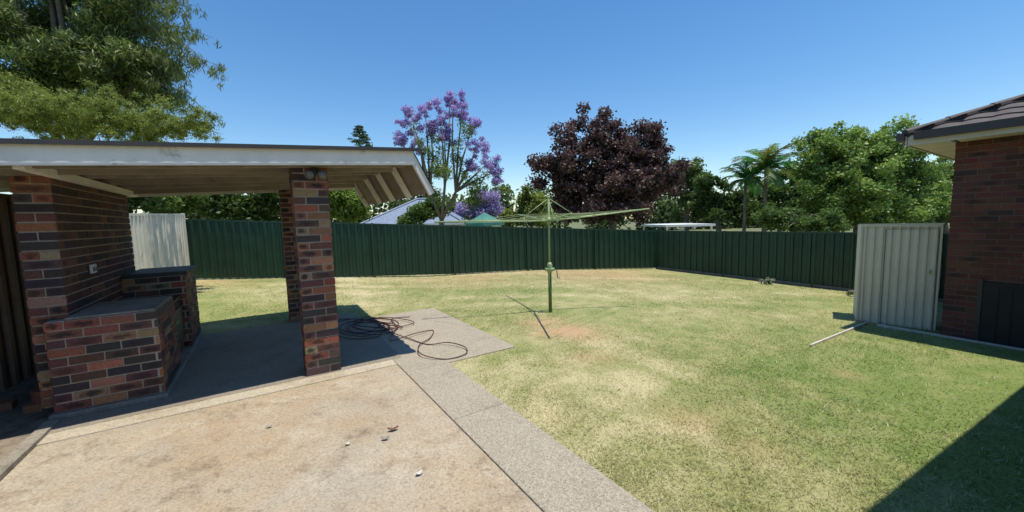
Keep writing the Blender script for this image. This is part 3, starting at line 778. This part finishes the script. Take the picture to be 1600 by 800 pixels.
root, cs = tree('feathery_tree', 'tall tree with drooping narrow leaves at the upper left', 'tree', 11, 110, 240,
     [(110, 70, 125, 105), (40, 30, 90, 90), (190, 40, 75, 70), (175, 115, 80, 55), (60, 130, 100, 70), (120, -70, 150, 80), (120, 110, 120, 70), (230, 120, 60, 50)], 110000, .15, ((.03, .06, .013), (.27, .35, .09), (.44, .48, .18), .09), 340, .38, 51, .22, .2, .9, .1, M_bark, .3, None, 14)
mb = MB(); cs2 = []; rr = random.Random(9)
for (u0_, v0_, u1, v1) in ((190, 60, 335, 60), (200, 110, 350, 105), (180, 20, 300, 30), (210, 130, 335, 185), (200, 80, 300, 140), (170, 0, 270, -10), (220, 40, 345, 125), (200, 90, 320, 95), (190, 40, 310, 10), (190, 120, 290, 165)):
    a = at(u0_, v0_, 11); b_ = at(u1, v1, 11+rr.uniform(-.8, .8)); pp = [a.lerp(b_, s)+EZ*(.35*math.sin(math.pi*s)) for s in (0, .25, .5, .75, 1)]
    mb.tube(pp, [.022, .016, .012, .008, .004], 6)
    for s in range(12):
        q = pp[0].lerp(pp[-1], .25+.75*s/11)+EZ*(.35*math.sin(math.pi*(.25+.75*s/11)))
        k = .22*(1.15-.7*s/11); cs2.append((q.x+rr.uniform(-.1, .1), q.y+rr.uniform(-.2, .2), q.z-.12+rr.uniform(-.15, .1), k, k, k*1.2))
mb.build('branch', M_bark, root, True)
leafmesh('spray', cs2, 7500, .17, ((.07, .1, .022), (.3, .36, .12)), root, 52, .13, 1.3, .0)
vb = at(120, 300, 8.6)
root = thing('climbing_vine', V((vb.x, vb.y, .1)), 'bright green climbing foliage spilling behind the shelter roof at left', 'vine')
cs = clumps_px([(60, 180, 120, 46), (170, 190, 130, 36), (290, 200, 64, 26), (20, 155, 90, 44), (130, 172, 120, 40), (230, 190, 100, 32)], 8.4, 480, .13, 53, .9)
leafmesh('foliage', cs, 125000, .052, ((.08, .115, .018), (.4, .46, .1)), root, 54, .3, .5, .0, None, None, .5)
mb = MB()
for i in range(4):
    q = at(20+i*45, 215, 8.5+rr.uniform(-.3, .3)); mb.tube([V((q.x, q.y, .1)), q.lerp(V((q.x, q.y, .1)), .4)+V((.1, 0, 0)), q], [.03, .025, .012], 7)
mb.build('stem', M_bark, root, True)

def palm(label, u, v, d, nf, L, seed, tr=.12, lean=0, pal=((.04, .085, .02), (.17, .28, .075)), ground=-.9):
    rg = random.Random(seed); top = at(u, v, d); base = V((top.x+lean, d, ground))
    root = thing('palm_tree', base, label, 'palm')
    mb = MB(); mb.tube([base, base.lerp(top, .5), top], [tr*1.4, tr, tr*.8], 10); mb.build('trunk', M_bark, root, True)
    mb = MB()
    for i in range(nf):
        az_ = 2.4*i+rg.uniform(-.25, .25); el = -.2+1.65*(i/nf)+rg.uniform(-.1, .1); h = V((math.cos(az_), math.sin(az_), 0))
        l = L*rg.uniform(.75, 1.1); pp = []; p = V(top); ang = el
        for s in range(11):
            pp.append(V(p)); p = p+(h*math.cos(ang)+EZ*math.sin(ang))*(l/10); ang -= .08+.025*s*.5
        c = tuple(pal[0][k]+(pal[1][k]-pal[0][k])*rg.random() for k in range(3))
        mb.tube(pp, [.022-.0018*s for s in range(11)], 4, 0, False, c)
        sd = h.cross(EZ)
        for s in range(1, 10):
            for q in range(3):
                o = pp[s].lerp(pp[s+1], q/3); tdir = (pp[s+1]-pp[s]).normalized()
                for sg in (-1, 1):
                    le = l*.26*(1.1-.08*abs(s-4)); dd = (sd*sg*.7+tdir*.8-EZ*rg.uniform(.0, .6)).normalized()
                    k = tdir*.04; f_ = rg.uniform(.7, 1.3); mb.quad([o-k, o+k, o+dd*le+k*.15, o+dd*le-k*.15], 0, tuple(x*f_ for x in c))
    mb.build('crown', M_leaf, root)
palm('slim palm with arching fronds standing left of its taller twin', 1165, 280, 24, 22, 1.7, 1, .09)
palm('taller palm with arching fronds just left of the rounded tree', 1197, 264, 23.5, 30, 2.3, 2, .11)
d = 42; tp_ = at(561, 196, d); root = thing('pine_tree', V((tp_.x, d, -.9)), 'distant dark conifer tip rising above the shelter roof', 'tree')
mb = MB(); mb.tube([V((tp_.x, d, -.9)), tp_], [.25, .03], 8); mb.build('trunk', M_bark, root)
cs = []; rg_ = random.Random(4)
for i in range(18):
    f_ = i/17; z = tp_.z-.15-f_*4.5; rad = .12+f_*3.4
    for k in range(8):
        a_ = rg_.uniform(0, 6.28); q = rad*rg_.uniform(.3, 1); cs.append((tp_.x+math.cos(a_)*q, d+math.sin(a_)*q, z-.05*q, .4, .4, .09))
leafmesh('crown', cs, 5500, .24, ((.03, .065, .026), (.12, .18, .07)), root, 91, .35, 0, .1)
cs = clumps_px([(u, 334+random.Random(u).uniform(-10, 6), 36, 30+random.Random(u+1).uniform(0, 16)) for u in range(250, 1560, 34)], 70, 300, 2.4, 95, .5)
fwd = leafmesh('woodland', cs, 34000, .75, ((.05, .085, .026), (.2, .26, .09)), None, 96, .7, 0, .2)
tag(fwd, 'distant band of green treetops along the skyline', 'woodland'); fwd['kind'] = 'stuff'

# ---------------------------------------------------------------- neighbours
def hip_house(name, label, ul, ur, v_ridge, v_eave, d, depth, rm, wm):
    a = at(ul, v_eave, d); b_ = at(ur, v_eave, d); z0 = -.9; z1 = a.z; zr_ = at((ul+ur)/2, v_ridge, d+depth/2).z
    root = thing(name, V(((a.x+b_.x)/2, d+depth/2, z0)), label, 'house')
    x0, x1 = a.x, b_.x; o = .4
    mb = MB(); mb.box(V((x0+o, d+o, z0)), V((x1-x0-2*o, 0, 0)), V((0, depth-2*o, 0)), EZ*(z1-z0)); mb.build('wall', wm, root)
    mb = MB(); hh = min(depth/2, (x1-x0)/2-.3)
    def P(x, y, z): return V((x, y, z))
    r0_, r1_ = P(x0+hh, d+depth/2, zr_), P(x1-hh, d+depth/2, zr_); c = [P(x0, d, z1), P(x1, d, z1), P(x1, d+depth, z1), P(x0, d+depth, z1)]
    def courses(A, B, C, D, k=14):
        for i in range(k):
            s0, s1 = i/k, (i+1)/k
            e = EZ*.006
            mb.quad([A.lerp(D, s0)+e, B.lerp(C, s0)+e, B.lerp(C, s1), A.lerp(D, s1)]); mb.quad([A.lerp(D, s0), B.lerp(C, s0), B.lerp(C, s0)+e, A.lerp(D, s0)+e])
    courses(c[0], c[1], r1_, r0_); courses(c[2], c[3], r0_, r1_); courses(c[3], c[0], r0_, r0_); courses(c[1], c[2], r1_, r1_)
    rf = mb.build('roof', rm, root)
    mb = MB(); mb.tube([r0_+EZ*.03, r1_+EZ*.03], .09, 8)
    for q, rr_ in ((c[0], r0_), (c[1], r1_)): mb.tube([q+EZ*.03, rr_+EZ*.03], .08, 8)
    mb.build('ridge_cap', rm, rf)
    mb = MB(); mb.box(V((x0, d-.08, z1-.14)), V((x1-x0, 0, 0)), V((0, .08, 0)), EZ*.14); mb.build('gutter', M_white, root)
    for fx_ in (.25, .65):
        mb = MB(); xx = x0+(x1-x0)*fx_; mb.box(V((xx, d+o-.04, z0+.9)), V((1.2, 0, 0)), V((0, .05, 0)), EZ*1.1); mb.build('window', M_glass, root)
hip_house('neighbour_house', 'neighbouring house with blue grey tiled roof behind the fence', 560, 725, 312, 352, 28, 7, M_bluetile, M_render)
d = 21; a = at(1040, 355, d); b_ = at(1118, 355, d)
root = thing('carport', V(((a.x+b_.x)/2, d, -.9)), 'flat pale carport roof just above the green fence corner', 'carport')
mb = MB(); mb.box(V((a.x, d, a.z)), V((b_.x-a.x, 0, 0)), V((0, 4, 0)), EZ*.12); mb.build('roof', M_white, root)
for x in (a.x+.1, b_.x-.2):
    for y in (d+.1, d+3.8):
        mb = MB(); mb.box(V((x, y, -.9)), V((.09, 0, 0)), V((0, .09, 0)), EZ*(a.z+.899)); mb.build('post', M_white, root)
d = 19; c = at(757, 332, d); root = thing('garden_umbrella', V((c.x, d, -.9)), 'teal garden umbrella peeking over the back fence', 'umbrella')
mb = MB(); mb.tube([V((c.x, d, -.9)), c], .03, 8); mb.build('pole', M_galv, root)
mb = MB(); R_ = .95
for i in range(8):
    t0, t1 = 2*math.pi*i/8, 2*math.pi*(i+1)/8
    p0 = c+V((math.cos(t0)*R_, math.sin(t0)*R_, -.5)); p1 = c+V((math.cos(t1)*R_, math.sin(t1)*R_, -.5))
    mb.quad([p0, p1, c]); mb.quad([p0-EZ*.15, p1-EZ*.15, p1, p0])
mb.build('canopy', M_teal, root)

# ---------------------------------------------------------------- small things
for (u, v, lab, s) in ((1058, 422, 'pale weed clump at the foot of the fence by the corner', .2), (1195, 443, 'silvery weed growing midway along the right hand fence', .16), (1328, 462, 'small weed at the fence foot beside the shed', .13)):
    g = gp(u, v); cs = [(g.x+random.uniform(-s, s), g.y-.08+random.uniform(-.08, .04), g.z+random.uniform(.03, s), s*.45, s*.45, s*.45) for _ in range(7)]
    tag(leafmesh('weed_plant', cs, 240, .07, ((.16, .2, .09), (.55, .55, .47)), None, int(u), .5, 0, .1), lab, 'weed')
for k, (u, v, an, sz, lab) in enumerate(((36, 648, .3, (.2, .1, .072), 'loose orange brick lying foremost by the shelter wall'), (60, 644, 1.2, (.076, .11, .18), 'loose brick standing on end against the brick shelter wall'), (50, 624, .8, (.2, .1, .072), 'loose dark brick lying rearmost beside the brown fence'), (20, 640, 2.2, (.12, .09, .07), 'broken half brick, leftmost of the loose bricks by the wall'))):
    p = on_z(u, v, .015); dx = V((math.cos(an), math.sin(an), 0)); dy = V((-math.sin(an), math.cos(an), 0)); mb = MB()
    mb.box(p, dx*sz[0], dy*sz[1], EZ*sz[2], 0, pick(WARM[:2]) if k != 2 else (.2, .08, .06))
    tag(mb.build('loose_brick', M_brick, bevel=.006), lab, 'brick', 'loose bricks beside the shelter wall')
def curl(u, v, L, Wd, an, name, lab, cat, mt, lift):
    p = on_z(u, v, .006); dx = V((math.cos(an), math.sin(an), 0)); dy = V((-math.sin(an), math.cos(an), 0)); mb = MB(); k = 6
    for i in range(k):
        s0, s1 = i/k, (i+1)/k; w0 = Wd*math.sin(math.pi*(.08+.84*s0)); w1 = Wd*math.sin(math.pi*(.08+.84*s1)); h0 = lift*abs(2*s0-1)**1.5; h1 = lift*abs(2*s1-1)**1.5
        for sg in (0, 1):
            sgn = 1 if sg else -1
            A = p+dx*L*s0+EZ*h0; B = p+dx*L*s1+EZ*h1; C = B+dy*w1*sgn+EZ*lift*.5; D = A+dy*w0*sgn+EZ*lift*.5
            mb.quad([A, B, C, D] if sg else [D, C, B, A])
    tag(mb.build(name, mt, smooth=True), lab, cat)
M_dry = plain('dry_leaf', (.2, .09, .05), .8, .3, 40); M_paper = plain('paper', (.55, .52, .47), .8, .2, 30)
curl(606, 674, .08, .018, .4, 'dry_leaf', 'curled brown leaf on the patio, nearest the pillar', 'leaf', M_dry, .02)
curl(596, 687, .055, .014, .1, 'dry_leaf', 'pale curled scrap on the patio below the brown leaf', 'leaf', M_board, .016)
curl(540, 696, .035, .015, 1.0, 'paper_scrap', 'small white scrap on the patio, left of the brown leaf', 'litter', M_paper, .01)
curl(650, 744, .05, .016, .9, 'paper_scrap', 'white scrap lying nearest the camera on the patio', 'litter', M_paper, .012)
curl(415, 668, .05, .012, .2, 'dry_leaf', 'small dry leaf on the patio in front of the barbecue', 'leaf', M_board, .01)
